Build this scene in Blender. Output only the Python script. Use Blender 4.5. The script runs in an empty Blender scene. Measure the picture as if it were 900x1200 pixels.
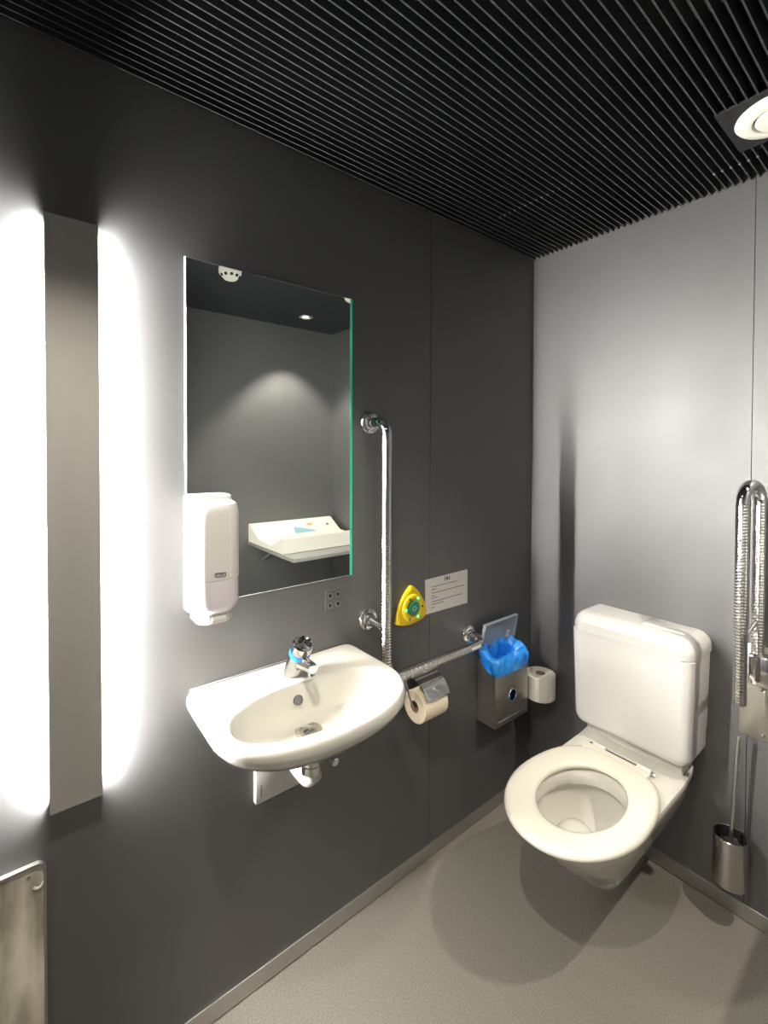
import bpy, bmesh, math, random
from mathutils import Vector, Matrix, noise
random.seed(7)
C = bpy.context.scene.collection
PI = math.pi
W, YF, H, HT = 1.70, -2.55, 2.3635, 2.58      # room width, front wall, blade undersides, top of plenum

# ------------------------------------------------------------------ materials
def mat(name, base=(.5,.5,.5), rough=.5, metal=0., spec=.5, coat=0., trans=0., ior=1.5, emis=None, estr=0., alpha=1.):
    m = bpy.data.materials.new(name); m.use_nodes = True
    b = m.node_tree.nodes['Principled BSDF']
    b.inputs['Base Color'].default_value = (*base, 1)
    b.inputs['Roughness'].default_value = rough
    b.inputs['Metallic'].default_value = metal
    b.inputs['Specular IOR Level'].default_value = spec
    b.inputs['Coat Weight'].default_value = coat
    b.inputs['Coat Roughness'].default_value = .05
    b.inputs['Transmission Weight'].default_value = trans
    b.inputs['IOR'].default_value = ior
    b.inputs['Alpha'].default_value = alpha
    if emis:
        b.inputs['Emission Color'].default_value = (*emis, 1)
        b.inputs['Emission Strength'].default_value = estr
    return m
def nodes(m): return m.node_tree.nodes, m.node_tree.links, m.node_tree.nodes['Principled BSDF']
def add_noise(m, scale, c1=None, c2=None, rough=None, bump=0., stretch=(1,1,1), detail=4., dist=.01, lo=.35, hi=.65):
    N, L, b = nodes(m)
    tc = N.new('ShaderNodeTexCoord'); mp = N.new('ShaderNodeMapping'); mp.inputs['Scale'].default_value = stretch
    nz = N.new('ShaderNodeTexNoise'); nz.inputs['Scale'].default_value = scale; nz.inputs['Detail'].default_value = detail
    L.new(tc.outputs['Object'], mp.inputs['Vector']); L.new(mp.outputs['Vector'], nz.inputs['Vector'])
    if c1:
        r = N.new('ShaderNodeValToRGB'); r.color_ramp.elements[0].color = (*c1,1); r.color_ramp.elements[1].color = (*c2,1)
        r.color_ramp.elements[0].position = lo; r.color_ramp.elements[1].position = hi
        L.new(nz.outputs['Fac'], r.inputs['Fac']); L.new(r.outputs['Color'], b.inputs['Base Color'])
    if rough:
        mr = N.new('ShaderNodeMapRange'); mr.inputs['To Min'].default_value = rough[0]; mr.inputs['To Max'].default_value = rough[1]
        mr.inputs['From Min'].default_value = .3; mr.inputs['From Max'].default_value = .7
        L.new(nz.outputs['Fac'], mr.inputs['Value']); L.new(mr.outputs['Result'], b.inputs['Roughness'])
    if bump:
        bp = N.new('ShaderNodeBump'); bp.inputs['Strength'].default_value = bump; bp.inputs['Distance'].default_value = dist
        L.new(nz.outputs['Fac'], bp.inputs['Height']); L.new(bp.outputs['Normal'], b.inputs['Normal'])
    return m
M = {}
M['wall'] = add_noise(mat('anthracite_laminate', (.037,.038,.0405), .36, spec=.5, ior=2.35), 6, rough=(.53,.59))
M['wall_core'] = mat('dark_backing', (.01,.01,.01), .8)  # near-black core behind the panel gaps, also the mirror backing
M['floor'] = add_noise(mat('grey_resin_floor', (.2,.19,.175), .6, spec=.3), 240, (.150,.138,.118), (.232,.214,.187), bump=.08, dist=.002)
M['black'] = mat('matt_black_paint', (.012,.012,.014), .6, spec=.3)
M['blade'] = mat('black_ceiling_blade', (.025,.027,.031), .38, spec=.5)
M['duct'] = mat('dark_grey_duct', (.20,.19,.18), .5)
M['alu'] = add_noise(mat('brushed_aluminium', (.42,.41,.39), .42, metal=.9), 30, rough=(.36,.5), stretch=(40,40,.6))
M['base_alu'] = add_noise(mat('aluminium_skirting', (.55,.54,.52), .35, metal=1.), 20, rough=(.28,.45), stretch=(1,1,30))
M['lamp_alu'] = add_noise(mat('satin_lamp_metal', (.43,.42,.395), .5, metal=.5), 30, rough=(.42,.55), stretch=(40,40,.4))
M['steel'] = add_noise(mat('satin_stainless', (.60,.575,.53), .36, metal=1.), 30, rough=(.33,.39), stretch=(.6,.6,40))
M['polished'] = add_noise(mat('polished_stainless', (.62,.60,.57), .2, metal=1.), 30, rough=(.17,.23), stretch=(40,40,.6))
M['chrome'] = mat('polished_chrome', (.82,.82,.82), .06, metal=1.)
M['ceramic'] = mat('white_sanitary_ceramic', (.66,.64,.58), .12, spec=.5, coat=.6)
M['cist'] = mat('white_cistern_plastic', (.63,.615,.59), .16, spec=.5, coat=.3)
M['seat'] = mat('cream_seat_plastic', (.72,.69,.59), .17, spec=.5, coat=.3)
M['white'] = mat('white_plastic', (.62,.61,.585), .3)
M['offwhite'] = mat('cream_plastic', (.78,.76,.68), .4)
M['paper'] = add_noise(mat('tissue_paper', (.80,.77,.70), .95, spec=.1), 120, bump=.25, dist=.002)
M['creampaper'] = add_noise(mat('cream_tissue_paper', (.82,.72,.55), .95, spec=.1), 120, bump=.2, dist=.002)
M['card'] = mat('cardboard_core', (.36,.24,.16), .9)
M['sheet'] = mat('laminated_notice_sheet', (.74,.71,.68), .3)
M['ink'] = mat('dark_print', (.05,.05,.055), .6)
M['greyink'] = mat('grey_print', (.16,.15,.15), .6)
M['yellow'] = mat('yellow_plastic', (.84,.60,.012), .3)
M['green'] = mat('green_button_plastic', (.01,.22,.12), .3)
M['led'] = mat('green_indicator_led', (.1,.8,.3), .3, emis=(.12,1.,.42), estr=1.6)
M['ledstrip'] = mat('led_tape', (.9,.9,.9), .5, emis=(1.,.965,.90), estr=1700.)
M['bulb'] = mat('downlight_lens', (.9,.9,.9), .5, emis=(1.,.86,.66), estr=30.)
M['blue'] = mat('blue_plastic_ring', (.01,.15,.75), .25)
M['bag'] = add_noise(mat('blue_bin_liner', (.012,.21,.80), .27, spec=.6), 13, (.010,.19,.76), (.03,.33,.93), bump=.8, dist=.03, detail=3)
M['mirror'] = mat('mirror_glass', (.68,.70,.68), .0, metal=1.)
M['edge'] = mat('lit_green_glass_edge', (.06,.95,.60), .25, spec=.7)  # glass green brightened to stand in for light carried through the pane
M['pale_edge'] = mat('pale_glass_edge', (.42,.45,.43), .3, spec=.6)
M['window'] = mat('smoked_translucent_plastic', (.66,.62,.66), .22, spec=.5)
M['lidclear'] = mat('clear_grey_plastic_lid', (.36,.41,.48), .16, spec=.6, alpha=.62)
M['rubber'] = mat('dark_rubber', (.03,.03,.03), .7)
M['seal'] = mat('grey_silicone', (.13,.13,.13), .6)
M['hole'] = mat('black_socket_hole', (.004,.004,.004), .5)
M['brist'] = mat('black_bristles', (.02,.02,.02), .9)
M['printblue'] = mat('print_blue', (.22,.42,.52), .6)
M['printorange'] = mat('print_orange', (.75,.36,.10), .6)
M['graysheet'] = mat('grey_board', (.24,.24,.23), .5)
# knurled rail grip
m = mat('dimpled_grip_chrome', (.78,.77,.75), .16, metal=1.); N, L, b = nodes(m)
tc = N.new('ShaderNodeTexCoord'); vo = N.new('ShaderNodeTexVoronoi'); vo.inputs['Scale'].default_value = 110; vo.inputs['Randomness'].default_value = .15
bp = N.new('ShaderNodeBump'); bp.inputs['Strength'].default_value = .8; bp.inputs['Distance'].default_value = .0034
L.new(tc.outputs['Object'], vo.inputs['Vector']); L.new(vo.outputs['Distance'], bp.inputs['Height']); L.new(bp.outputs['Normal'], b.inputs['Normal'])
M['grip'] = m
# stained steel for the waste flap
m = mat('stained_stainless', (.42,.38,.31), .3, metal=.4)
add_noise(m, 5, (.36,.32,.25), (.95,.90,.77), rough=(.34,.55), stretch=(1,3.5,.9), detail=6, lo=.38, hi=.68); M['stained'] = m

# ------------------------------------------------------------------ mesh helpers
def sharp(bm, ang=38):
    bm.normal_update()
    for f in bm.faces: f.smooth = True
    a = math.radians(ang)
    for e in bm.edges:
        if len(e.link_faces) == 2: e.smooth = e.calc_face_angle(0) < a
def world(o):
    v = Vector((0,0,0))
    while o is not None: v += o.location; o = o.parent
    return v
def obj(name, bm, mats, parent=None, loc=(0,0,0), ang=38, subsurf=0, recalc=True):
    if recalc: bmesh.ops.recalc_face_normals(bm, faces=bm.faces[:])
    sharp(bm, ang)
    off = world(parent) if parent else Vector(loc)
    bmesh.ops.translate(bm, verts=bm.verts[:], vec=-off)
    me = bpy.data.meshes.new(name); bm.to_mesh(me); bm.free()
    for mm in (mats if isinstance(mats, list) else [mats]): me.materials.append(mm)
    o = bpy.data.objects.new(name, me); C.objects.link(o)
    if parent: o.parent = parent
    else: o.location = loc
    if subsurf:
        s = o.modifiers.new('sub', 'SUBSURF'); s.levels = s.render_levels = subsurf
    return o
def thing(name, label, cat, loc, group=None):
    o = bpy.data.objects.new(name, None); C.objects.link(o); o.location = loc; o.empty_display_size = .05
    o['label'] = label; o['category'] = cat
    if group: o['group'] = group
    return o
def tag(o, label, cat, group=None):
    o['label'] = label; o['category'] = cat
    if group: o['group'] = group
    return o
def struct(o): o['kind'] = 'structure'; return o
def BM(): return bmesh.new()
def box(bm, x0, x1, y0, y1, z0, z1, bev=0., seg=3, mi=0):
    t = bmesh.new()
    bmesh.ops.create_cube(t, size=1)
    for v in t.verts: v.co = Vector((x0+(v.co.x+.5)*(x1-x0), y0+(v.co.y+.5)*(y1-y0), z0+(v.co.z+.5)*(z1-z0)))
    if bev: bmesh.ops.bevel(t, geom=t.edges[:], offset=bev, segments=seg, profile=.5, affect='EDGES')
    merge(bm, t, mi)
def merge(bm, t, mi=0):
    vm = {}
    for v in t.verts: vm[v] = bm.verts.new(v.co)
    for f in t.faces:
        try:
            nf = bm.faces.new([vm[v] for v in f.verts]); nf.material_index = mi
        except ValueError: pass
    t.free()
def frame(d):
    d = d.normalized(); a = Vector((0,0,1)) if abs(d.z) < .9 else Vector((1,0,0))
    u = d.cross(a).normalized(); return u, d.cross(u).normalized()
def loft(bm, rings, cap0=True, cap1=True, mi=0, closed=True):
    vs = [[bm.verts.new(p) for p in r] for r in rings]; n = len(rings[0])
    for a, b2 in zip(vs, vs[1:]):
        for i in range(n if closed else n-1):
            j = (i+1) % n
            try: bm.faces.new((a[i], a[j], b2[j], b2[i])).material_index = mi
            except ValueError: pass
    if cap0: bm.faces.new(list(reversed(vs[0]))).material_index = mi
    if cap1: bm.faces.new(vs[-1]).material_index = mi
    return vs
def lathe(bm, prof, origin=(0,0,0), axis=(0,0,1), n=40, cap0=True, cap1=True, mi=0):
    """prof: list of (radius, distance along axis)"""
    o = Vector(origin); d = Vector(axis).normalized(); u, v = frame(d)
    rings = [[o + d*h + (u*math.cos(2*PI*i/n) + v*math.sin(2*PI*i/n))*max(r,1e-5) for i in range(n)] for r, h in prof]
    return loft(bm, rings, cap0, cap1, mi)
def fillet(pts, rads, n=10):
    pts = [Vector(p) for p in pts]; out = [pts[0]]
    for i in range(1, len(pts)-1):
        p, a, b2, r = pts[i], pts[i-1], pts[i+1], rads[i-1]
        if r <= 0: out.append(p); continue
        da, db = (a-p).normalized(), (b2-p).normalized(); th = da.angle(db)
        t = r/math.tan(th/2); c = p + (da+db).normalized()*(r/math.sin(th/2))
        s, e = p+da*t - c, p+db*t - c; om = s.angle(e)
        for k in range(n+1):
            f = k/n; out.append(c + (s*math.sin((1-f)*om) + e*math.sin(f*om))/math.sin(om))
    out.append(pts[-1]); return out
def tube(bm, pts, r, n=20, caps=True, mi=0, mifun=None):
    pts = [Vector(p) for p in pts]; rr = r if isinstance(r, (list,tuple)) else [r]*len(pts)
    d = (pts[1]-pts[0]).normalized(); u, v = frame(d); rings = []
    for i, p in enumerate(pts):
        if i == 0: t = pts[1]-pts[0]
        elif i == len(pts)-1: t = pts[-1]-pts[-2]
        else: t = (pts[i+1]-pts[i]).normalized() + (pts[i]-pts[i-1]).normalized()
        t.normalize(); q = d.rotation_difference(t); u = q @ u; v = q @ v; d = t
        rings.append([p + (u*math.cos(2*PI*k/n)+v*math.sin(2*PI*k/n))*rr[i] for k in range(n)])
    vs = loft(bm, rings, caps, caps, mi)
    return vs
def prism(bm, poly, fn, h0, h1, bev=0., seg=3, mi=0):
    """extrude a 2d outline; fn(a,b,h) -> world point"""
    t = bmesh.new()
    lo = [t.verts.new(fn(a,b2,h0)) for a,b2 in poly]; hi = [t.verts.new(fn(a,b2,h1)) for a,b2 in poly]; n = len(poly)
    t.faces.new(list(reversed(lo))); top = t.faces.new(hi)
    for i in range(n): t.faces.new((lo[i], lo[(i+1)%n], hi[(i+1)%n], hi[i]))
    if bev: bmesh.ops.bevel(t, geom=list(top.edges), offset=bev, segments=seg, profile=.5, affect='EDGES')
    merge(bm, t, mi)
def roundpoly(pts, r, n=6):
    out = []; m2 = len(pts); rs = r if isinstance(r,(list,tuple)) else [r]*m2
    for i in range(m2):
        f = fillet([(*pts[i-1],0), (*pts[i],0), (*pts[(i+1)%m2],0)], [rs[i]], n)[1:-1]
        out += [(p.x, p.y) for p in f]
    return out
LW = lambda a,b2,h: Vector((h, a, b2))           # left wall: outline in (y, z), height along +x
BWL = lambda a,b2,h: Vector((a, -h, b2))          # back wall: outline in (x, z), height towards the room
UP = lambda a,b2,h: Vector((a, b2, h))
def circ(cx, cy, r, n=32, ry=None): return [(cx+r*math.cos(2*PI*i/n), cy+(ry or r)*math.sin(2*PI*i/n)) for i in range(n)]
def textmesh(name, body, size, m, parent, M4, ext=.0004, align='CENTER'):
    cu = bpy.data.curves.new(name, 'FONT'); cu.body = body; cu.size = size; cu.extrude = ext; cu.align_x = align; cu.align_y = 'CENTER'
    tmp = bpy.data.objects.new('tmp', cu); C.objects.link(tmp)
    dg = bpy.context.evaluated_depsgraph_get(); me = bpy.data.meshes.new_from_object(tmp.evaluated_get(dg))
    bpy.data.objects.remove(tmp); bpy.data.curves.remove(cu)
    bm = BM(); bm.from_mesh(me); bpy.data.meshes.remove(me); bmesh.ops.transform(bm, matrix=M4, verts=bm.verts[:])
    return obj(name, bm, m, parent)
def on_left_wall(y, z, x): return Matrix(((0,0,1,x),(1,0,0,y),(0,1,0,z),(0,0,0,1)))

# ------------------------------------------------------------------ room shell
bm = BM(); box(bm, -.06, W+.06, YF-.06, .06, -.08, 0); struct(obj('floor', bm, M['floor']))
G = .0009
def wall(name, along, lo, hi, pos, sgn, seams):
    """panels (1 cm thick) in front of a dark core; along = axis the wall runs"""
    bm = BM(); cuts = [lo] + seams + [hi]
    for a, b2 in zip(cuts, cuts[1:]):
        a2, b3 = (a + (G if a != lo else 0)), (b2 - (G if b2 != hi else 0))
        if along == 'y': box(bm, min(pos, pos-sgn*.01), max(pos, pos-sgn*.01), a2, b3, 0, HT)
        else: box(bm, a2, b3, min(pos, pos-sgn*.01), max(pos, pos-sgn*.01), 0, HT)
    p0, p1 = pos-sgn*.01, pos-sgn*.06
    if along == 'y': box(bm, min(p0,p1), max(p0,p1), lo, hi, 0, HT, mi=1)
    else: box(bm, lo, hi, min(p0,p1), max(p0,p1), 0, HT, mi=1)
    return struct(obj(name, bm, [M['wall'], M['wall_core']]))
wall('wall_left', 'y', YF, 0, 0, 1, [-1.93, -.638])
wall('wall_right', 'y', YF, 0, W, -1, [-1.02])
wall('wall_back', 'x', 0, W, 0, -1, [.796])
wall('wall_front', 'x', 0, W, YF, 1, [.85])
# ceiling: dark soffit above an open grille of black blades
bm = BM(); box(bm, -.06, W+.06, YF-.06, .06, HT, HT+.06); struct(obj('ceiling', bm, M['black']))
bm = BM(); k = 0; x = .011
while x < W:
    box(bm, x-.0017, x+.0017, YF+.002, -.002, H, H+.042); x += .0215
for y in (-.12, -.42, -.95, -1.5, -2.1): box(bm, .001, W-.001, y-.006, y+.006, H+.030, H+.062)
o = struct(obj('trim_1', bm, M['blade'])); o.name = 'trim_1'
bm = BM()
for (x0,x1,y0,y1,z0,z1) in [(.62,.92,-1.35,-.62,2.47,2.56),(1.1,1.45,-1.3,-.5,2.46,2.56),(.15,.45,-1.9,-.95,2.47,2.55)]: box(bm, x0,x1,y0,y1,z0,z1,.006)
for y in (-.75,-1.15): box(bm, .05, W-.05, y-.02, y+.02, 2.445, 2.465)
struct(obj('trim_2', bm, M['duct']))
bm = BM()
for i in range(6):                                     # added metal bits imitating glints of reflected light on the blades
    x = .011+.0215*(33+i); box(bm, x-.003, x+.003, -.133, -.126, H-.0016, H+.006, .0008, 1)
for i in range(14):
    x = .011+.0215*(6+i); box(bm, x-.0024, x+.0024, -.428, -.423, H-.0006, H+.006, .0008, 1)
struct(obj('trim_3', bm, M['base_alu']))
# skirtings
BH = .053
def skirt(name, x0,x1,y0,y1):
    bm = BM(); box(bm, x0,x1,y0,y1,.003,BH,.0008,1); struct(obj(name, bm, M['base_alu']))
    
skirt('baseboard_left', .0, .004, YF, -.0045)
skirt('baseboard_back', .0, W, -.004, .0)
skirt('baseboard_right', W-.004, W, YF, -.0045)
skirt('baseboard_front', .0045, W-.0045, YF, YF+.004)

# ------------------------------------------------------------------ LED wall lamp
ly0, ly1, lz0, lz1 = -1.768, -1.674, .749, 1.986
t = thing('wall_lamp', 'tall narrow brushed metal backlit light panel glowing onto the left wall', 'lamp', (0, (ly0+ly1)/2, lz0))
bm = BM(); box(bm, .041, .044, ly0, ly1, lz0, lz1, .0008, 1); obj('front_panel', bm, M['lamp_alu'], t)
bm = BM(); box(bm, .0005, .041, ly0+.016, ly1-.016, lz0+.003, lz1-.003); obj('housing', bm, M['lamp_alu'], t)
for z in (lz0, lz1-.003):
    bm = BM(); box(bm, .0005, .041, ly0+.002, ly1-.002, z, z+.003); obj('end_cap', bm, M['lamp_alu'], t)
for y0, y1 in ((ly0+.0125, ly0+.016), (ly1-.016, ly1-.0125)):
    bm = BM(); box(bm, .003, .016, y0, y1, lz0+.014, lz1-.014); obj('light_strip', bm, M['ledstrip'], t)

# ------------------------------------------------------------------ mirror
my0, my1, mz0, mz1 = -1.489, -.987, 1.113, 1.983
t = thing('wall_mirror', 'tall rectangular frameless mirror with green glass edge above the washbasin', 'mirror', (0, (my0+my1)/2, mz0))
e, er = .0024, .0105
bm = BM(); box(bm, .0035, .0085, my0+e, my1-er, mz0+e, mz1-e); obj('mirror_glass', bm, M['mirror'], t)
bm = BM()
o4 = [(my0,mz0),(my1,mz0),(my1,mz1),(my0,mz1)]; i4 = [(my0+e,mz0+e),(my1-er,mz0+e),(my1-er,mz1-e),(my0+e,mz1-e)]
loft(bm, [[Vector((.0025,a,b2)) for a,b2 in o4], [Vector((.0055,a,b2)) for a,b2 in o4], [Vector((.0087,a,b2)) for a,b2 in i4], [Vector((.0025,a,b2)) for a,b2 in i4], [Vector((.0025,a,b2)) for a,b2 in o4]], False, False)
bmesh.ops.remove_doubles(bm, verts=bm.verts[:], dist=1e-6)
bm.faces.ensure_lookup_table()
for fc in bm.faces: fc.material_index = 1 if all(v.co.y > my1-er-.0005 for v in fc.verts) else 0
obj('polished_edge', bm, [M['pale_edge'], M['edge']], t)
bm = BM(); box(bm, .0002, .0026, my0+.06, my1-.06, mz0+.06, mz1-.06); obj('backing', bm, M['wall_core'], t)

# ------------------------------------------------------------------ soap dispenser
dy, dz = -1.439, 1.086
t = thing('soap_dispenser', 'white wall mounted soap dispenser with see-through lower window beside the mirror', 'soap dispenser', (0, dy, dz))
def dsec(hw, d, r, x0=.0): return roundpoly([(x0,-hw),(x0+d,-hw),(x0+d,hw),(x0,hw)], [.004, r, r, .004], 8)
def dring(hw, d, r, z, x0=.0): return [Vector((x, dy+y, z)) for x, y in dsec(hw, d, r, x0)]
bm = BM(); loft(bm, [dring(.0555,.102,.034,1.196,.009), dring(.0555,.102,.034,1.352,.009), dring(.0545,.100,.034,1.366,.009), dring(.051,.096,.033,1.376,.009), dring(.045,.088,.03,1.381,.009), dring(.03,.07,.02,1.383,.009)])
obj('cover', bm, M['white'], t, ang=30)
bm = BM(); loft(bm, [dring(.054,.05,.012,1.112), dring(.054,.05,.012,1.380), dring(.053,.049,.012,1.391), dring(.048,.045,.012,1.3945), dring(.03,.03,.01,1.396)])
obj('back_shell', bm, M['white'], t, ang=30)
bm = BM(); loft(bm, [dring(.030,.075,.02,1.112,.009), dring(.044,.092,.03,1.115,.009), dring(.052,.100,.034,1.126,.009), dring(.0548,.1015,.034,1.14,.009), dring(.0548,.1015,.034,1.1955,.009)])
obj('window', bm, M['window'], t, ang=30)
bm = BM(); loft(bm, [dring(.038,.075,.03,1.086,.012), dring(.042,.084,.034,1.089,.012), dring(.0425,.085,.034,1.096,.012), dring(.0425,.085,.034,1.114,.012)])
obj('push_bar', bm, M['white'], t, ang=30)
bm = BM(); box(bm, .0965, .0982, dy-.016, dy+.018, 1.097, 1.106); obj('push_mark', bm, M['offwhite'], t)
bm = BM(); box(bm, .1105, .1116, dy+.024, dy+.0252, 1.2, 1.36); obj('cover_seam', bm, M['offwhite'], t)
bm = BM(); box(bm, .066, .078, dy+.006, dy+.017, 1.3815, 1.3838); obj('key_slot', bm, M['ink'], t)
# oval brand mark
bm = BM(); A = roundpoly([(-.0135,-.0042),(.0135,-.0062),(.0135,.0052),(-.0135,.0062)], .004); B2 = roundpoly([(-.0120,-.0028),(.0120,-.0046),(.0120,.0038),(-.0120,.0046)], .003)
loft(bm, [[Vector((.1112, dy+.0+a, 1.2085+b2)) for a,b2 in A], [Vector((.1117, dy+a, 1.2085+b2)) for a,b2 in A], [Vector((.1117, dy+a, 1.2085+b2)) for a,b2 in B2], [Vector((.1112, dy+a, 1.2085+b2)) for a,b2 in B2]], False, False)
lg = obj('logo_outline', bm, M['ink'], t)
textmesh('logo_lettering', 'TORK', .0088, M['ink'], t, on_left_wall(dy, 1.2088, .1113))

# ------------------------------------------------------------------ round-hole outlet under the mirror
t = thing('wall_outlet', 'small dark flush outlet with four round holes below the mirror corner', 'outlet', (0, -1.052, 1.028))
bm = BM(); box(bm, 0, .0012, -1.083, -1.020, 1.014, 1.076, .0005, 1); obj('cover_plate', bm, M['wall'], t)
for y in (-1.066, -1.037):
    for z in (1.030, 1.060):
        bm = BM(); lathe(bm, [(.0085,.0010),(.0085,.0022),(.0062,.0022),(.0062,.0012)], (0,y,z), (1,0,0), 24, False, False); rg = obj('hole_rim', bm, M['alu'], t)
        bm = BM(); lathe(bm, [(.0064,.0008),(.0064,.0016)], (0,y,z), (1,0,0), 24); obj('hole', bm, M['hole'], rg)

# ------------------------------------------------------------------ washbasin
SY = -1.243
def sgnpow(v, p): return math.copysign(abs(v)**p, v)
NB = 96
def outer(i):
    a = 2*PI*i/NB                          # 0 = front, going round
    c, s = math.cos(a), math.sin(a)
    x = .195 + (.198*sgnpow(c, 2/2.3) if c > 0 else .195*sgnpow(c, 2/26.))
    y = .253*sgnpow(s, 2/2.3) if c > 0 else (.247+.006*(1-abs(c)**.5))*sgnpow(s, 2/26.)
    return x, y
def inner(i):
    a = 2*PI*i/NB; c, s = math.cos(a), math.sin(a)
    x = .232 + (.114*sgnpow(c, 2/2.3) if c > 0 else .098*sgnpow(c, 2/2.5)); y = .213*sgnpow(s, 2/2.3)
    return x, y
def oring(s, z, px=.0, dx=0.):
    return [Vector((max(px + (outer(i)[0]-px)*s + dx, .0006), SY + outer(i)[1]*s, z)) for i in range(NB)]
def iring(s, z, px=.175): return [Vector((px + (inner(i)[0]-px)*s, SY + inner(i)[1]*s, z)) for i in range(NB)]
t = thing('washbasin', 'white ceramic washbasin mounted on the left wall below the mirror', 'sink', (0, SY, .72))
bm = BM()
loft(bm, [oring(.12,.742), oring(.30,.746), oring(.50,.760), oring(.66,.780), oring(.80,.806), oring(.90,.830), oring(.965,.853), oring(.993,.868), oring(1.0,.880), oring(.992,.890,.06), oring(.975,.897,.12), oring(.955,.8995,.16),
          iring(1.09,.8985), iring(1.04,.8965), iring(1.0,.889), iring(.97,.877), iring(.91,.850), iring(.80,.821), iring(.62,.801), iring(.42,.791), iring(.30,.788), iring(.17,.788), iring(.05,.788)])
obj('basin', bm, M['ceramic'], t, ang=50)
bm = BM(); lathe(bm, [(.034,.0),(.034,.004),(.031,.0055),(.021,.0045),(.020,.002),(.002,.002)], (.177,SY+.004,.7885), (0,0,1), 36)
dr = obj('drain', bm, M['steel'], t)
for yy, xx, ln in ((-.006,-.003,.014),(.006,.004,.014),(-.012,.010,.008)):
    bm = BM(); box(bm, .177+xx-.002, .177+xx+.002, SY+.004+yy-ln/2, SY+.004+yy+ln/2, .790, .7938, .0008, 1); obj('drain_slot', bm, M['ink'], dr)
bm = BM(); ov = Vector((.1410, SY-.006, .857)); ax = Vector((.93,0,.36))
lathe(bm, [(.0125,-.004),(.0125,.003),(.0095,.0036),(.0088,.0005),(.001,.0005)], ov, ax, 28); obj('overflow', bm, M['seal'], t)
bm = BM(); box(bm, .0, .0045, SY-.236, SY+.243, .897, .9025, .0015, 2); obj('silicone_joint', bm, M['seal'], t)

# ------------------------------------------------------------------ faucet
fy = -1.236
t = thing('faucet', 'chrome push-button faucet with a blue ring on the washbasin', 'faucet', (.086, fy, .899))
b0, ax = Vector((.084, fy, .8995)), Vector((.50,0,.87)).normalized()
bm = BM(); rings = []
u2, v2 = Vector((ax.z,0,-ax.x)), Vector((0,1,0))
for h, r, lift in [(0,.0265,1),(.004,.027,1),(.03,.0265,0),(.06,.0265,0),(.083,.0262,0)]:
    rg = []
    for i in range(36):
        p = b0 + ax*h + (u2*math.cos(2*PI*i/36) + v2*math.sin(2*PI*i/36))*r
        if lift: p.z = .8992 + (.004 if h else 0); 
        rg.append(p)
    rings.append(rg)
loft(bm, rings); obj('body', bm, M['chrome'], t)
bm = BM(); lathe(bm, [(.0263,.0775),(.0277,.0782),(.0277,.0905),(.0262,.0912)], b0, ax, 36); obj('ring', bm, M['blue'], t)
bm = BM(); lathe(bm, [(.0255,.0913),(.0270,.094),(.0278,.112),(.0268,.119),(.0235,.1215),(.021,.1195),(.012,.1165),(.0,.116)], b0, ax, 40); hd = obj('push_button', bm, M['chrome'], t)
bm = BM()
for k in range(3):
    a = 2*PI*k/3+.5; d = u2*math.cos(a)+v2*math.sin(a); c = b0+ax*.1185
    tube(bm, [c+d*.004, c+d*.022], [.0028,.0045], 10)
obj('button_spoke', bm, M['chrome'], hd)
s0 = b0 + ax*.058; s1 = Vector((.196, fy, s0.z+.006))
bm = BM(); tube(bm, [s0, s0.lerp(s1,.5), s0.lerp(s1,.9), s1], [.0185,.0158,.0138,.0128], 24); obj('spout', bm, M['chrome'], t)
bm = BM(); lathe(bm, [(.0095,0),(.0095,.012),(.006,.013)], (.186, fy, s1.z-.008), (.25,0,-1), 24); obj('aerator', bm, M['chrome'], t)

# ------------------------------------------------------------------ trap under the basin
t = thing('siphon_trap', 'white plastic drain pipe with chrome nut under the washbasin', 'pipe', (.178, SY+.012, .64))
px, py = .178, SY+.012
bm = BM(); tube(bm, fillet([(px,py,.7),(px,py,.655),(.105,py,.655),(.0205,py,.70)], [.028,.03], 10), .0215, 24); obj('elbow_pipe', bm, M['white'], t)
bm = BM(); lathe(bm, [(.0225,.664),(.0255,.667),(.0255,.681),(.0225,.684)], (px,py,0), (0,0,1), 28); obj('collar', bm, M['white'], t)
bm = BM(); lathe(bm, [(.020,.684),(.0262,.6845),(.0262,.703),(.0215,.7035),(.0215,.750)], (px,py,0), (0,0,1), 28); obj('chrome_nut', bm, M['chrome'], t)
# cover plate on the wall behind the trap
t = thing('trap_cover', 'flat white cover plate on the wall beneath the washbasin', 'cover plate', (0, -1.2, .533))
bm = BM(); box(bm, .0005, .019, -1.313, -1.150, .535, .735, .003, 2); obj('plate', bm, M['white'], t)
bm = BM(); box(bm, .0188, .0194, -1.2985, -1.2965, .553, .585); obj('embossed_mark', bm, M['greyink'], t)
# angle valve
t = thing('angle_valve', 'small chrome shut-off valve on the wall under the right side of the basin', 'valve', (0, -1.092, .574))
bm = BM(); lathe(bm, [(.018,.0005),(.018,.003),(.010,.005),(.0085,.03),(.0085,.05)], (0,-1.092,.592), (1,0,0), 24); obj('valve_body', bm, M['chrome'], t)
bm = BM(); lathe(bm, [(.0075,.0),(.0075,.012),(.0115,.013),(.0115,.026),(.009,.028)], (.05,-1.092,.592), (1,0,0), 10); obj('valve_knob', bm, M['chrome'], t)
bm = BM(); tube(bm, fillet([(.035,-1.092,.592),(.035,-1.092,.70),(.10,-1.13,.745)], [.03]), .0055, 12); obj('supply_hose', bm, M['chrome'], t)

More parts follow.
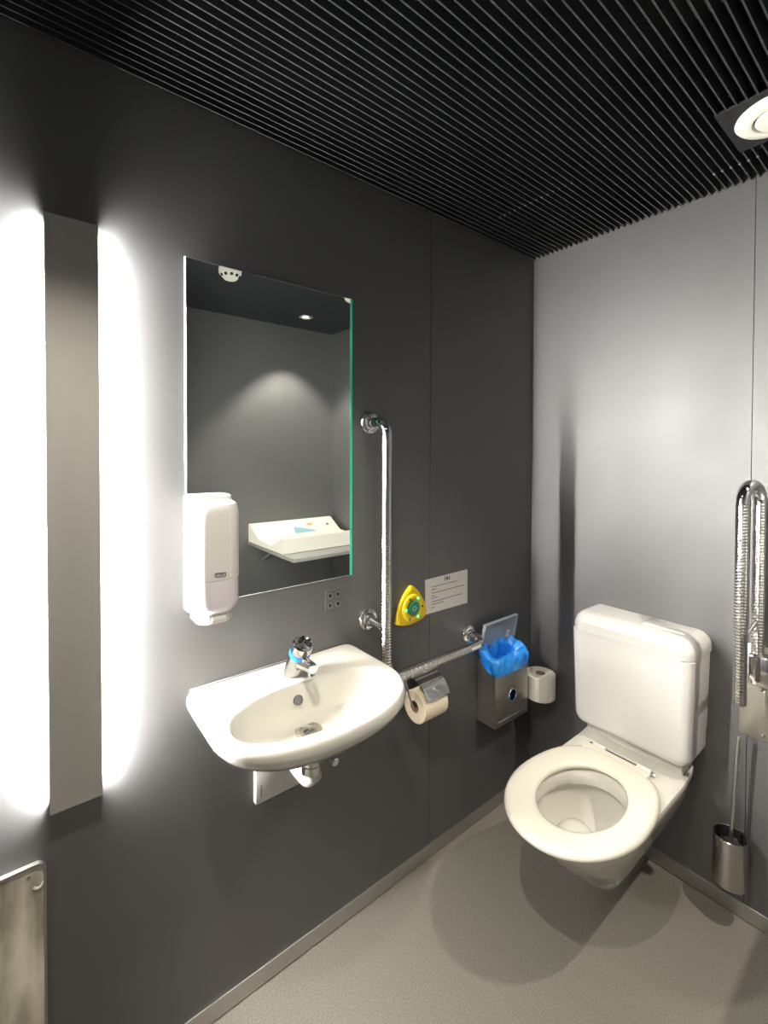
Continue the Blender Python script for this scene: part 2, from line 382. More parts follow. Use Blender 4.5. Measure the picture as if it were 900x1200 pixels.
# ------------------------------------------------------------------ L-shaped grab bar
gy, gx, gz, R0 = -.911, .085, .779, .0172
t = thing('grab_bar', 'L-shaped polished metal grab bar on the left wall beside the mirror', 'grab bar', (0, gy, gz))
ztop = 1.598
p = fillet([(.012,gy-.006,ztop),(gx,gy,ztop),(gx,gy,ztop-.2)], [.045], 14)[:-1]
bm = BM(); tube(bm, p, R0, 24); obj('elbow', bm, M['chrome'], t)
p = fillet([p[-1],(gx,gy,gz),(gx,-.52,gz)], [.07], 14)
bm = BM(); tube(bm, p, R0, 24); obj('grip_tube', bm, M['grip'], t)
p = fillet([(gx,-.521,gz),(gx,-.432,gz),(.012,-.428,gz+.008)], [.045], 14)
bm = BM(); tube(bm, p, R0, 24); obj('elbow', bm, M['chrome'], t)
bm = BM(); tube(bm, [(.012,gy-.012,.957),(gx-.008,gy,.945)], [.0145,.0145], 24); obj('bracket_arm', bm, M['chrome'], t)
for y, z in ((gy-.006,ztop),(gy-.012,.957),(-.428,gz+.008)):
    bm = BM(); lathe(bm, [(.036,.0005),(.0365,.004),(.0355,.009),(.032,.0125),(.026,.014),(.0215,.0145),(.0195,.022)], (0,y,z), (1,0,0), 40); obj('flange', bm, M['chrome'], t)

# ------------------------------------------------------------------ alarm call button
ay, az = -.7345, .957
t = thing('alarm_button', 'yellow triangular emergency call button with green centre on the left wall', 'alarm button', (0, ay, .911))
def bulge(a, b2, k, n=14):
    a, b2 = Vector(a), Vector(b2); d = b2-a; nn = Vector((d.y,-d.x)).normalized()
    return [tuple(a+d*(i/n)+nn*k*4*(i/n)*(1-i/n)) for i in range(n)]
v3 = [(-.811,.913),(-.661,.9185),(-.7365,1.0385)]
tri = bulge(v3[0],v3[1],.016) + bulge(v3[1],v3[2],.013) + bulge(v3[2],v3[0],.013)
# soften the three tips
q = []
n3 = len(tri)
for i in range(n3):
    pp = Vector(tri[i])
    if i % 14 == 0:
        a, b2 = Vector(tri[i-1]), Vector(tri[(i+1)%n3]); q += [tuple(pp.lerp(a,.75)), tuple(pp*.5+(a+b2)*.25), tuple(pp.lerp(b2,.75))]
    elif i % 14 in (1,13): continue
    else: q.append(tri[i])
bm = BM(); prism(bm, q, LW, .0005, .013, .005, 4); obj('base_plate', bm, M['yellow'], t, ang=60)
bm = BM(); lathe(bm, [(.049,.012),(.049,.017),(.046,.0205),(.034,.0215),(.0315,.019),(.0305,.016)], (0,ay,az), (1,0,0), 48); obj('collar', bm, M['yellow'], t, ang=60)
bm = BM(); lathe(bm, [(.0255,.015),(.0255,.023),(.024,.0245),(.001,.0245)], (0,ay,az), (1,0,0), 40); bt = obj('button', bm, M['green'], t)
bm = BM()
lathe(bm, [(.0085,.0244),(.0085,.0252),(.0065,.0252),(.0065,.0244)], (0,ay,az), (1,0,0), 24, False, False)
obj('button_symbol', bm, M['window'], bt)
for k in range(6):
    a = PI/3*k
    d = Vector((0, math.cos(a), math.sin(a))); s = Vector((0,-d.z,d.y)); c = Vector((.0, ay, az)) + d*.0375
    bm = BM()
    if k % 2:
        lathe(bm, [(.0052,.0205),(.0052,.0226),(.003,.0238),(.0002,.0242)], c, (1,0,0), 16); obj('indicator_light', bm, M['led'], t)
    else:
        poly = [c+d*.006+s*.0045, c+d*.006-s*.0045, c-d*.006]
        loft(bm, [[p+Vector((.0205,0,0)) for p in poly],[p+Vector((.0222,0,0)) for p in poly]]); obj('tick_mark', bm, M['ink'], t)

# ------------------------------------------------------------------ notice
t = thing('notice', 'white printed notice sheet taped to the left wall beside the yellow button', 'sign', (0, -.547, .912))
bm = BM(); pl = [(-.661,.9125),(-.4325,.9105),(-.4335,1.0435),(-.6625,1.0395)]
prism(bm, pl, LW, .0006, .0014); obj('sheet', bm, M['sheet'], t)
bm = BM()
def ink(y0, y1, z, h=.0028):
    box(bm, .00135, .00175, y0, y1, z-h/2, z+h/2)
def inkline(y0, y1, z):
    y = y0
    while y < y1-.002:
        w = random.uniform(.004,.013); e2 = min(y+w, y1); ink(y, e2, z); y = e2+.0017
for y1, z in [(-.492,1.008),(-.607,.998),(-.455,.985),(-.609,.974),(-.596,.966),(-.462,.953),(-.565,.943),(-.612,.931)]: inkline(-.630, y1, z)
obj('printed_text', bm, M['greyink'], t)
bm = BM(); prism(bm, circ(-.5475,1.0275,.0045,20,.0068), LW, .00135, .0018)
for sg in (-1,1):
    for r in (.0105,.0145):
        tube(bm, [Vector((.0016, -.5475+sg*r*math.cos(a), 1.0275+r*.8*math.sin(a))) for a in [(-.8+.2*i) for i in range(9)]], .0009, 6)
obj('printed_symbol', bm, M['ink'], t)

# ------------------------------------------------------------------ toilet paper holder and roll under the bar
ry0, ry1, rx, rz, rr = -.780, -.672, .075, .648, .054
t = thing('toilet_paper_holder', 'chrome toilet paper holder with hood on the left wall under the bar', 'toilet paper holder', (0, -.72, .60))
bm = BM(); box(bm, .0005, .006, -.765, -.69, .70, .748, .002, 2); obj('wall_plate', bm, M['chrome'], t)
# hood: curved sheet
sec = fillet([(.004,.744,0),(.068,.738,0),(.108,.722,0),(.132,.684,0)], [.05,.03], 8)
bm = BM(); hw0, hw1 = ry0+.006, ry1+.004
lp = [(p.x, p.y) for p in sec]; th = .0016
prof = lp + [(a-th*.6, b2-th) for a, b2 in reversed(lp)]
loft(bm, [[Vector((a,hw0,b2)) for a,b2 in prof],[Vector((a,hw1,b2)) for a,b2 in prof]])
hood = obj('hood', bm, M['chrome'], t, ang=25)
bm = BM(); box(bm, .052, .058, hw0-.0005, hw1+.0005, .7385, .7425, .001, 1); obj('hood_rib', bm, M['chrome'], hood)
for y in (hw0, hw1):
    bm = BM(); lathe(bm, [(.0045,-.003),(.0045,.003)], (.016,y,.742), (0,1,0), 14); obj('hinge_pin', bm, M['chrome'], hood)
bm = BM(); wy = ry0-.007
tube(bm, fillet([(.006,-.765,.735),(.03,wy,.735),(rx,wy,rz),(rx,ry1+.004,rz)], [.01,.008], 8), .0032, 10); obj('wire_arm', bm, M['chrome'], t)
t = thing('toilet_roll', 'cream toilet roll hanging in the chrome holder under the grab bar', 'toilet paper', (rx, (ry0+ry1)/2, rz-rr))
bm = BM(); lathe(bm, [(.0205,0),(rr-.0015,0),(rr,.0015),(rr,ry1-ry0-.0015),(rr-.0015,ry1-ry0),(.0205,ry1-ry0),(.0205,0)], (rx,ry0,rz), (0,1,0), 56, False, False); obj('paper', bm, M['creampaper'], t)
bm = BM(); lathe(bm, [(.0203,.001),(.0203,ry1-ry0-.001),(.0188,ry1-ry0-.001),(.0188,.001),(.0203,.001)], (rx,ry0,rz), (0,1,0), 40, False, False); obj('core', bm, M['card'], t)

# ------------------------------------------------------------------ hygiene bin
by0, by1, bx = -.372, -.157, .094
t = thing('hygiene_bin', 'small stainless steel sanitary bin with raised lid mounted on the left wall', 'bin', (0, (by0+by1)/2, .42))
zf, zb = .635, .682
bm = BM(); w = .0015
def side(y0, y1): 
    pr = [(.0005,.424),(bx,.424),(bx,zf),(.0005,zb)]
    loft(bm, [[Vector((a,y0,b2)) for a,b2 in pr],[Vector((a,y1,b2)) for a,b2 in pr]])
side(by0, by0+w); side(by1-w, by1)
box(bm, .0005, .002, by0+w, by1-w, .424, .70)
box(bm, .002, bx, by0+w, by1-w, .424, .4255)
# front with a round hole
hc, hr = (-.262, .526), .0235
n = 48; outr = []
for i in range(n):
    a = 2*PI*i/n; c, s = math.cos(a), math.sin(a)
    k = min(((by1-w-hc[0]) if c > 0 else (hc[0]-by0-w))/max(abs(c),1e-6), ((zf-hc[1]) if s > 0 else (hc[1]-.4255))/max(abs(s),1e-6))
    outr.append((hc[0]+c*k, hc[1]+s*k))
inr = circ(hc[0], hc[1], hr, n)
for h in (bx-w, bx):
    pass
loft(bm, [[Vector((bx,a,b2)) for a,b2 in outr],[Vector((bx,a,b2)) for a,b2 in inr],[Vector((bx-w,a,b2)) for a,b2 in inr],[Vector((bx-w,a,b2)) for a,b2 in outr]], False, False)
for (yy, zz) in [(by0+w,zf),(by1-w,zf),(by0+w,.4255),(by1-w,.4255)]: pass
obj('body', bm, M['steel'], t)
bm = BM(); lathe(bm, [(hr-.0015,-.002),(hr-.0015,.0012),(hr,.0022),(hr+.003,.0012),(hr+.003,.0002)], (bx,hc[0],hc[1]), (1,0,0), 40, False, False); obj('hole_ring', bm, M['chrome'], t)
bm = BM(); box(bm, bx, bx+.0012, by0+.022, by1-.018, .4415, .4445, .0005, 1); obj('groove', bm, M['alu'], t)
# lid leaning open against the wall
t2 = t
bm = BM(); a0, a1 = (.012,.697), (.034,.818)
def lidp(s, y, off): 
    d = Vector((a1[0]-a0[0],0,a1[1]-a0[1])); nrm = Vector((d.z,0,-d.x)).normalized()
    return Vector((a0[0],y,a0[1])) + d*s + nrm*off
def slab(y0, y1, s0, s1, o0, o1):
    loft(bm, [[lidp(s0,y0,o0),lidp(s0,y1,o0),lidp(s1,y1,o0),lidp(s1,y0,o0)],[lidp(s0,y0,o1),lidp(s0,y1,o1),lidp(s1,y1,o1),lidp(s1,y0,o1)]])
slab(by0, by1, 0, 1, -.0015, 0); lid = obj('lid', bm, M['lidclear'], t)
bm = BM(); slab(by0,by0+.002,.0,1,0,.012); slab(by1-.002,by1,.0,1,0,.012); slab(by0+.002,by1-.002,.985,1,0,.012); obj('lid_rim', bm, M['lidclear'], lid)
bm = BM(); slab(by0+.003,by1-.003,-.02,.16,.0005,.0022); obj('hinge_strip', bm, M['steel'], lid)
bm = BM(); slab(by1-.050,by1-.028,.22,.46,.0005,.0012); lb = obj('sticker', bm, M['sheet'], lid)
bm = BM(); slab(by1-.044,by1-.035,.30,.40,.0012,.0016); obj('sticker_print', bm, M['printblue'], lb)

# bin liner folded over the rim
cy = (by0+by1)/2
def bagring(x0, x1, y0, y1, z0, z1, amp, seed, r=.018):
    """rounded rectangle, z rising from z1 at the front (x1) to z0 at the wall (x0)"""
    pts = roundpoly([(x0,y0),(x1,y0),(x1,y1),(x0,y1)], r, 5); out = []
    P = [Vector(q2) for q2 in pts]; P.append(P[0]); seg = [(P[i+1]-P[i]).length for i in range(len(P)-1)]; tot = sum(seg); dense = []; i = 0; acc = 0
    for k in range(80):
        d = tot*k/80
        while acc+seg[i] < d: acc += seg[i]; i += 1
        dense.append(P[i].lerp(P[i+1], (d-acc)/max(seg[i],1e-9)))
    for p in dense:
        f = (p.x-x0)/(x1-x0); z = z0*(1-f)+z1*f
        v = Vector((p.x*34, p.y*34, z*16+seed)); nz = noise.noise_vector(v); nz = nz*1.5 + noise.noise_vector(v*2.3)*.5
        out.append(Vector((max(p.x+nz.x*amp,.004), p.y+nz.y*amp*1.2, z+nz.z*amp*1.4)))
    return out
bm = BM()
R = [bagring(.004,bx+.004,by0-.004,by1+.003,.668,.622,.003,0), bagring(.005,bx+.011,by0-.008,by1+.007,.685,.642,.007,.3), bagring(.006,bx+.012,by0-.009,by1+.006,.703,.668,.008,.6),
     bagring(.008,bx+.005,by0-.004,by1+.001,.722,.688,.008,.9), bagring(.012,bx-.008,by0+.010,by1-.010,.730,.694,.008,1.2), bagring(.018,bx-.020,by0+.030,by1-.025,.722,.684,.009,1.5),
     bagring(.022,bx-.026,by0+.045,by1-.04,.700,.66,.011,1.9), bagring(.025,bx-.03,by0+.05,by1-.05,.66,.63,.009,2.3), bagring(.020,bx-.022,by0+.03,by1-.03,.58,.57,.006,2.8), bagring(.012,bx-.024,by0+.03,by1-.03,.50,.50,.006,3.2), bagring(.02,bx-.03,by0+.04,by1-.03,.45,.45,.004,3.6)]
loft(bm, R, False, True)
tag(obj('bin_liner', bm, M['bag'], None, (.05,cy,.45), ang=80, subsurf=2), 'crumpled blue plastic bin liner folded over the steel bin', 'bin liner')

# ------------------------------------------------------------------ spare roll on the back wall
sx, sy, sz, sr = .100, -.074, .462, .062
t = thing('spare_roll_holder', 'small chrome peg holder carrying the spare roll on the back wall', 'toilet paper holder', (sx, 0, sz-.01))
bm = BM(); lathe(bm, [(.020,.0005),(.020,.004),(.010,.006)], (sx,0,sz-.012), (0,-1,0), 24); obj('wall_flange', bm, M['chrome'], t)
bm = BM(); tube(bm, fillet([(sx,-.004,sz-.012),(sx,sy,sz-.012),(sx,sy,sz+.088)], [.012], 8), .006, 14); obj('peg', bm, M['chrome'], t)
bm = BM(); lathe(bm, [(.022,-.0055),(.022,-.001)], (sx,sy,sz), (0,0,1), 24); obj('rest_disc', bm, M['chrome'], t)
t = thing('toilet_roll', 'white spare toilet roll standing upright on the back wall beside the bin', 'toilet paper', (sx, sy, sz))
bm = BM(); lathe(bm, [(.0205,0),(sr-.002,0),(sr,.002),(sr,.098),(sr-.002,.1),(.0205,.1),(.0205,0)], (sx,sy,sz), (0,0,1), 56, False, False)
obj('paper', bm, M['paper'], t)
bm = BM(); lathe(bm, [(.0203,.001),(.0203,.099),(.0186,.099),(.0186,.001),(.0203,.001)], (sx,sy,sz), (0,0,1), 40, False, False); obj('core', bm, M['card'], t)
bm = BM(); a0 = -.55
loft(bm, [[Vector((sx+(sr+.0006)*math.cos(a0-.13*i), sy+(sr+.0006+.0025*(i==0))*math.sin(a0-.13*i), z)) for i in range(5)] for z in (sz+.001, sz+.099)], False, False, closed=False); 
obj('loose_sheet', bm, M['paper'], t)

# ------------------------------------------------------------------ toilet
TX = .491
t = thing('toilet', 'white wall hung toilet with open seat and cistern on the back wall', 'toilet', (TX, -.3, .08))
NT = 96
def tout(hw, front, back, flat=.0, ny=2.15, mid=None):
    """plan outline: D shape; back edge at y=back, rounded front at y=front"""
    out = []
    m2 = back + (front-back)*(.60 if mid is None else mid)
    for i in range(NT):
        a = 2*PI*i/NT; c, s = math.cos(a), math.sin(a)
        if c >= 0: y = m2 + (front-m2)*sgnpow(c, 2/ny); x = hw*sgnpow(s, 2/ny)
        else: y = m2 + (back-m2)*abs(c)**(2/10.); x = (hw*(1-flat*(1-abs(s))) )*sgnpow(s, 2/10.)
        out.append((TX+x, y))
    return out
def tring(z, *a, **k): return [Vector((x,y,z)) for x,y in tout(*a, **k)]
HX, HY, HA, HB = .497, -.469, .116, .166
def hring(z, s, dy2=0., sy2=None): 
    return [Vector((HX + HA*s*math.sin(2*PI*i/NT), HY+dy2 - HB*(sy2 or s)*math.cos(2*PI*i/NT), z)) for i in range(NT)]
def vring(z, hw, yf, yb): return [Vector((HX + hw*math.sin(2*PI*i/NT), (yf+yb)/2 - (yb-yf)/2*math.cos(2*PI*i/NT), z)) for i in range(NT)]
bm = BM()
loft(bm, [tring(.080,.028,-.328,-.21), tring(.086,.040,-.350,-.17), tring(.105,.053,-.378,-.13), tring(.14,.069,-.408,-.08), tring(.19,.093,-.463,-.03), tring(.25,.120,-.532,-.006), tring(.31,.145,-.598,-.002), tring(.37,.166,-.658,-.001), tring(.41,.178,-.697,-.0008), tring(.424,.180,-.708,-.0006), tring(.430,.177,-.704,-.0008), tring(.4315,.170,-.696,-.004),
          hring(.4315,1.18), hring(.430,1.10), hring(.422,1.04), hring(.398,1.02), vring(.382,.122,-.640,-.300), vring(.372,.131,-.626,-.286), vring(.35,.129,-.606,-.280), vring(.31,.114,-.562,-.285), vring(.28,.099,-.528,-.290), vring(.262,.084,-.50,-.30), vring(.250,.070,-.475,-.31), vring(.235,.055,-.45,-.32), vring(.215,.040,-.43,-.33), vring(.20,.020,-.40,-.35)])
for v in bm.verts:
    if v.co.z > .40 and v.co.y > -.15:
        q = min(1, (v.co.y+.15)/.12); v.co.z += .014*q*q*(3-2*q)
obj('bowl', bm, M['ceramic'], t, ang=45)
bm = BM(); rng = []
for k, (s, z) in enumerate([(1.0,.285),(.88,.312),(.62,.330),(.25,.338)]): rng.append([Vector((.474+.062*s*math.cos(2*PI*i/32), -.462+.066*s*math.sin(2*PI*i/32), z)) for i in range(32)])
loft(bm, rng, False, True); obj('flush_ledge', bm, M['ceramic'], t, ang=60)
bm = BM(); loft(bm, [[Vector((HX+.050*math.sin(2*PI*i/40), -.405-.060*math.cos(2*PI*i/40), z)) for i in range(40)] for z in (.236,.238)])
obj('water', bm, mat('toilet_water', (.75,.78,.74), .02, trans=.8, ior=1.33), t)
# seat ring: straight back, egg-shaped front
def seatout(d=0.):
    out = []
    for i in range(NT):
        a = 2*PI*i/NT; c, s = math.cos(a), math.sin(a)
        if c >= 0: x = (.196-d)*sgnpow(s, .97); y = -.475 - (.262-d)*c
        else:
            f = -c
            y = -.475 + (.262-d)*f**1.0
            x = (.196-d)*sgnpow(s, .52)*(1-.03*f*f)
        out.append((TX+x, y))
    return out
def sring(z, d): return [Vector((x, y, z)) for x, y in seatout(d)]
bm = BM()
loft(bm, [hring(.4335,1.04), sring(.4335,.012), sring(.436,.004), sring(.442,.0), sring(.449,.002), sring(.4545,.010), sring(.457,.024), hring(.4565,1.16), hring(.4535,1.06), hring(.449,1.01), hring(.442,1.0), hring(.4335,1.04)], False, False)
bmesh.ops.remove_doubles(bm, verts=bm.verts[:], dist=1e-6)
st = obj('seat', bm, M['seat'], t, ang=50)
bm = BM(); prism(bm, roundpoly([(TX-.118,-.26),(TX+.102,-.26),(TX+.102,-.207),(TX-.118,-.207)], [.03,.03,.004,.004]), UP, .4335, .4555, .004, 3); obj('hinge_tab', bm, M['seat'], st)
for x in (TX-.075, TX+.075):
    bm = BM(); lathe(bm, [(.011,-.022),(.012,-.02),(.012,.02),(.011,.022)], (x,-.190,.4445), (1,0,0), 20); obj('hinge', bm, M['cist'], st)
bm = BM(); tube(bm, [(TX-.11,-.190,.4445),(TX+.11,-.190,.4445)], .006, 14); obj('hinge_rod', bm, M['chrome'], st)
# cistern
cx0, cx1, cyf = .286, .694, -.166
def cring(z, din, rf, rb=.006, y0=-.0006):
    pts = roundpoly([(cx0+din,y0),(cx0+din,cyf+din),(cx1-din,cyf+din),(cx1-din,y0)], [rb,rf,rf,rb], 8)
    return [Vector((x,y,z)) for x,y in pts]
bm = BM()
# body outline as a front-facing rounded rectangle swept back, bottom corners rounded
def fsec(y, ins, rb, z0=.484, z1=.836): 
    return [Vector((x,y,z)) for x,z in roundpoly([(cx0+.014+ins,z0+ins),(cx1-.009-ins,z0+ins),(cx1-ins,z1),(cx0+ins,z1)], [rb,rb,.001,.001], 8)]
loft(bm, [fsec(-.0006,0,.034), fsec(cyf+.030,0,.034), fsec(cyf+.018,.0025,.034), fsec(cyf+.009,.008,.033), fsec(cyf+.003,.016,.03), fsec(cyf,.026,.026)])
ci = obj('cistern', bm, M['cist'], t, ang=32)
bm = BM()
zl0, zl1 = .8375, .901
def lsec(y, ins, rt): 
    return [Vector((x,y,z)) for x,z in roundpoly([(cx0-.003+ins,zl0),(cx1+.004-ins,zl0),(cx1+.004-ins,zl1-ins*.8),(cx0-.003+ins,zl1-ins*.8)], [.003,.003,rt,rt], 10)]
loft(bm, [lsec(-.0008,0,.042), lsec(-.106,0,.042), lsec(-.130,.003,.042), lsec(-.150,.012,.04), lsec(-.164,.026,.03), lsec(cyf-.004,.036,.02)])
lid = obj('cistern_lid', bm, M['cist'], t, ang=32)
bm = BM(); prism(bm, roundpoly([(.513,-.012),(.513,-.098),(.655,-.098),(.655,-.012)], [.012]*4), UP, .8985, .9035, .0015, 2); fb = obj('flush_plate', bm, M['cist'], lid)
bm = BM(); prism(bm, roundpoly([(.520,-.036),(.520,-.092),(.648,-.092),(.648,-.036)], [.008]*4), UP, .9035, .9052, .001, 2); obj('flush_button', bm, M['cist'], fb)
bm = BM(); box(bm, .516, .650, -.0345, -.0325, .9036, .9042); obj('flush_gap', bm, M['greyink'], fb)
bm = BM(); box(bm, .330, .655, -.118, -.002, .44, .4845, .006, 2); obj('cistern_neck', bm, M['ceramic'], t)

# ------------------------------------------------------------------ fold-up grab rail
t = thing('folding_grab_rail', 'U-shaped polished metal fold-up support rail on the back wall right of the toilet', 'grab rail', (.83, 0, .60))
fL, fR = Vector((.8135,-.158,0)), Vector((.8315,-.052,0))
zt = 1.425; rad = (fR-fL).length/2; mid = (fL+fR)/2; dirn = (fR-fL).normalized()
arc = [mid + dirn*(-rad*math.cos(PI*k/20)) + Vector((0,0,zt-rad-.017+rad*math.sin(PI*k/20))) for k in range(21)]
bm = BM(); tube(bm, arc, .0172, 24); obj('bend', bm, M['chrome'], t)
bm = BM(); tube(bm, [arc[0]+Vector((0,0,.0)), Vector((fL.x,fL.y,.766)), Vector((fL.x,fL.y,.762))], [.0172,.0172,.0150], 24); obj('front_tube', bm, M['grip'], t)
bm = BM(); tube(bm, [arc[-1], Vector((fR.x,fR.y,.88))], .0172, 24); obj('rear_tube', bm, M['grip'], t)
bm = BM(); box(bm, .775, .905, -.008, -.0005, .603, .90, .004, 2); wp = obj('wall_plate', bm, M['steel'], t)
for x, z in ((.838,.622),(.888,.622),(.888,.88)):
    bm = BM(); lathe(bm, [(.0065,.0079),(.0065,.010),(.004,.0115),(.0005,.0115)], (x,0,z), (0,-1,0), 18); obj('screw', bm, M['chrome'], wp)
bm = BM(); box(bm, .812, .866, -.073, -.012, .795, .890, .006, 3); hb = obj('hinge_block', bm, M['chrome'], t)
bm = BM(); lathe(bm, [(.006,0),(.006,.012),(.004,.016),(.0005,.017)], (.842,-.052,.795), (0,0,-1), 16); obj('stop_screw', bm, M['chrome'], hb)
bm = BM(); tube(bm, [Vector((.8165,-.136,.955)), Vector((.829,-.066,.99))], .006, 12); obj('brace', bm, M['chrome'], t)
bm = BM(); box(bm, .845, .862, -.05, -.0085, .70, .80, .003, 2); obj('support_tab', bm, M['steel'], t)

# ------------------------------------------------------------------ toilet brush
hx, hy, hz0, hz1, hr = .772, -.058, .140, .292, .0455
t = thing('brush_holder', 'cylindrical polished steel toilet brush holder on the back wall above the skirting', 'toilet brush holder', (hx, hy, hz0))
bm = BM(); lathe(bm, [(.002,0),(hr-.002,0),(hr,.002),(hr,hz1-hz0-.001),(hr-.001,hz1-hz0),(hr-.002,hz1-hz0-.001)], (hx,hy,hz0), (0,0,1), 48, True, False); lathe(bm, [(hr-.002,hz1-hz0-.001),(hr-.002,.004),(.001,.004)], (hx,hy,hz0), (0,0,1), 48, False, True, mi=1); obj('cup', bm, [M['polished'], M['black']], t)
bm = BM(); box(bm, hx-.015, hx+.015, hy+hr-.003, -.0005, .17, .26, .002, 2); obj('wall_bracket', bm, M['steel'], t)
t = thing('toilet_brush', 'slim metal handled toilet brush standing in the steel holder', 'toilet brush', (hx, hy, hz0+.006))
top = Vector((.790,-.060,.615)); bot = Vector((hx,hy,.24))
bm = BM(); tube(bm, [bot, bot.lerp(top,.98), top], [.0055,.0055,.0045], 16); obj('handle', bm, M['steel'], t)
bm = BM(); lathe(bm, [(.008,0),(.028,.006),(.034,.03),(.034,.09),(.028,.115),(.01,.125)], (hx,hy,.128), (0,0,1), 28); obj('brush_head', bm, M['brist'], t)
bm = BM(); lathe(bm, [(.012,0),(.036,.003),(.036,.006),(.012,.010)], (hx,hy,.252), (0,0,1), 32); obj('splash_disc', bm, M['rubber'], t)

# ------------------------------------------------------------------ ceiling fittings
vx, vy, vr = .913, -.305, .094
t = thing('ceiling_vent', 'round white extract air valve in the black ceiling above the toilet', 'air vent', (vx, vy, H))
bm = BM(); lathe(bm, [(vr-.03,-.004),(vr-.002,-.001),(vr,.004),(vr-.004,.009),(vr-.03,.016),(vr-.036,.014),(vr-.040,.002)], (vx,vy,H), (0,0,-1), 56, False, False); obj('outer_ring', bm, M['offwhite'], t)
bm = BM(); lathe(bm, [(.02,.002),(vr-.044,.006),(vr-.042,.012),(vr-.046,.017),(.02,.021),(.0005,.021)], (vx,vy,H), (0,0,-1), 48); obj('centre_disc', bm, M['offwhite'], t)
bm = BM(); box(bm, vx-.112, vx+.112, vy-.112, vy+.112, H-.001, H+.006, .001, 1); obj('mounting_plate', bm, M['black'], t)
def downlight(x, y, label):
    t = thing('downlight', label, 'ceiling light', (x,y,H))
    bm = BM(); lathe(bm, [(.031,.0),(.044,.0),(.044,.004),(.040,.006),(.031,.004),(.029,-.004)], (x,y,H), (0,0,-1), 40, False, False); obj('trim_ring', bm, M['alu'], t)
    bm = BM(); lathe(bm, [(.03,-.03),(.03,.0005)], (x,y,H), (0,0,-1), 32, True, False); obj('can', bm, M['black'], t)
    bm = BM(); lathe(bm, [(.0225,-.008),(.0225,-.004),(.015,-.0025),(.0005,-.002)], (x,y,H), (0,0,-1), 28); obj('lens', bm, M['bulb'], t)
downlight(1.42, -.375, 'small round recessed downlight in the ceiling, seen lit in the mirror')
downlight(.86, -1.73, 'small round recessed downlight in the ceiling above the camera side of the room')
dx, dyy = .975, -1.022
t = thing('smoke_detector', 'round white smoke detector on the black ceiling, seen in the mirror', 'smoke detector', (dx,dyy,H))
bm = BM(); lathe(bm, [(.051,-.002),(.052,.0),(.052,.018),(.047,.028),(.036,.038),(.028,.047),(.016,.050),(.0005,.051)], (dx,dyy,H), (0,0,-1), 44); obj('housing', bm, M['offwhite'], t, ang=40)
for k in range(10):
    a = 2*PI*k/10+.2; d = Vector((math.cos(a),math.sin(a),0))
    bm = BM(); lathe(bm, [(.0075,-.004),(.0075,.0025)], Vector((dx,dyy,H-.033))+d*.0415, d*.7+Vector((0,0,-.7)), 14); obj('sensor_slot', bm, M['hole'], t)

# ------------------------------------------------------------------ changing table on the right wall
ty0, ty1 = -.645, -.028
t = thing('changing_table', 'white fold-down baby changing table on the right wall, seen in the mirror', 'changing table', (W, (ty0+ty1)/2, .90))
bm = BM(); box(bm, W-.635, W, ty0, ty1, .900, .921, .002, 2); obj('board', bm, M['graysheet'], t)
sec = roundpoly([(W-.001,.922),(W-.50,.922),(W-.495,1.015),(W-.34,.948),(W-.15,.962),(W-.03,1.035),(W-.001,1.038)], [.004,.004,.006,.05,.05,.01,.004], 5)
bm = BM(); loft(bm, [[Vector((a,y,b2)) for a,b2 in sec] for y in (ty0+.004, ty1-.004)]); tr = obj('tray', bm, M['offwhite'], t, ang=30)
def traypatch(poly, m, name):
    bm = BM(); d = Vector((.12,0,.073)).normalized()
    o = Vector((W-.15,0,.962)); n = Vector((-d.z,0,d.x))
    loft(bm, [[o + d*b2 + Vector((0,a,0)) + n*.001 for a,b2 in poly], [o + d*b2 + Vector((0,a,0)) + n*.0016 for a,b2 in poly]]); obj(name, bm, m, tr)
traypatch(roundpoly([(-.38,.005),(-.19,.008),(-.36,.075)], .008), M['printblue'], 'printed_patch')
traypatch(circ(-.235,.085,.022,16,.014), M['printorange'], 'printed_patch')
traypatch(roundpoly([(-.12,.055),(-.085,.06),(-.10,.085)], .003), M['greyink'], 'printed_patch')
for y in (ty0+.10, ty1-.12):
    bm = BM(); box(bm, W-.20, W, y-.012, y+.012, .872, .899, .003, 2); br = obj('bracket', bm, M['white'], t)
    bm = BM(); tube(bm, [(W-.18,y,.876),(W-.001,y,.79)], .008, 12); obj('strut', bm, M['alu'], br)

# ------------------------------------------------------------------ steel waste panel, lower left
t = thing('waste_flap', 'stained stainless steel waste bin front with rounded rim at lower left', 'waste bin', (0, -2.0, .10))
wy0, wy1, wz0, wz1 = -2.12, -1.773, .09, .637
bm = BM(); outl = roundpoly([(wy0,wz0),(wy1,wz0),(wy1,wz1),(wy0,wz1)], .018, 8); inl = roundpoly([(wy0+.005,wz0+.005),(wy1-.005,wz0+.005),(wy1-.005,wz1-.005),(wy0+.005,wz1-.005)], .014, 8)
loft(bm, [[Vector((.0005,a,b2)) for a,b2 in outl],[Vector((.012,a,b2)) for a,b2 in outl],[Vector((.012,a,b2)) for a,b2 in inl],[Vector((.0005,a,b2)) for a,b2 in inl]], False, False); obj('rim', bm, M['alu'], t)
bm = BM(); prism(bm, inl, LW, .0006, .006); fp = obj('front_panel', bm, M['stained'], t)
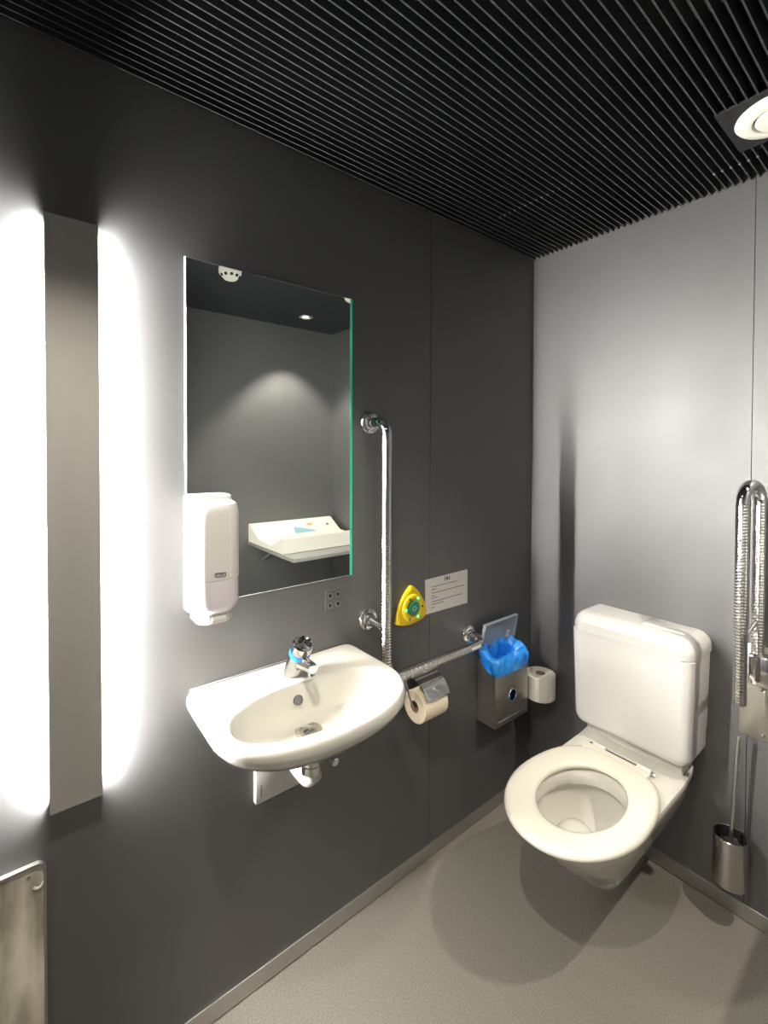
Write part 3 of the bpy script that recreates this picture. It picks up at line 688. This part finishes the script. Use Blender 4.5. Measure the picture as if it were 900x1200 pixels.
bm = BM(); lathe(bm, [(.004,.006),(.004,.008),(.0005,.009)], (0,wy1-.030,wz1-.025), (1,0,0), 16); obj('screw', bm, M['chrome'], fp)
bm = BM(); tube(bm, fillet([(.008,wy1-.022,.588),(.011,wy1-.012,.581),(.008,wy1-.004,.592)], [.008], 6), .003, 10); obj('latch', bm, M['white'], fp)

# ------------------------------------------------------------------ lights
def spot(x, y, watt, size, blend, col, tilt=(0,0,0)):
    l = bpy.data.lights.new('spot', 'SPOT'); l.energy = watt; l.spot_size = math.radians(size); l.spot_blend = blend; l.color = col; l.shadow_soft_size = .016
    o = bpy.data.objects.new('downlight_beam', l); C.objects.link(o); o.location = (x, y, H-.012); o.rotation_euler = tilt
spot(1.42, -.375, 104, 90, .45, (1.,.92,.79))
spot(.86, -1.73, 92, 120, .55, (1.,.92,.79))
w = bpy.data.worlds.new('world'); bpy.context.scene.world = w; w.use_nodes = True
w.node_tree.nodes['Background'].inputs['Color'].default_value = (0,0,0,1)

# ------------------------------------------------------------------ camera
f, pcx, pcy, yaw, pitch, roll, X, Y, Zc = 538.8528, 452.5607, 540.5442, .8937, .0177, .0032, 1.2065, -1.8146, 1.5
fw = Vector((-math.sin(yaw)*math.cos(pitch), math.cos(yaw)*math.cos(pitch), -math.sin(pitch)))
r = Vector((math.cos(yaw), math.sin(yaw), 0)); u = r.cross(fw)
r2 = r*math.cos(roll)+u*math.sin(roll); u2 = -r*math.sin(roll)+u*math.cos(roll)
cam = bpy.data.cameras.new('camera'); co = bpy.data.objects.new('camera', cam); C.objects.link(co)
co.matrix_world = Matrix(((r2.x,u2.x,-fw.x,X),(r2.y,u2.y,-fw.y,Y),(r2.z,u2.z,-fw.z,Zc),(0,0,0,1)))
cam.sensor_fit = 'VERTICAL'; cam.sensor_height = 24; cam.sensor_width = 18; cam.lens = f/1200*24
cam.shift_x = -(pcx-450)/1200; cam.shift_y = -(600-pcy)/1200; cam.clip_start = .02
S = bpy.context.scene; S.camera = co
S.view_settings.view_transform = 'Standard'; S.view_settings.look = 'None'; S.view_settings.gamma = 1; S.view_settings.use_curve_mapping = False
S.view_settings.exposure = 0.
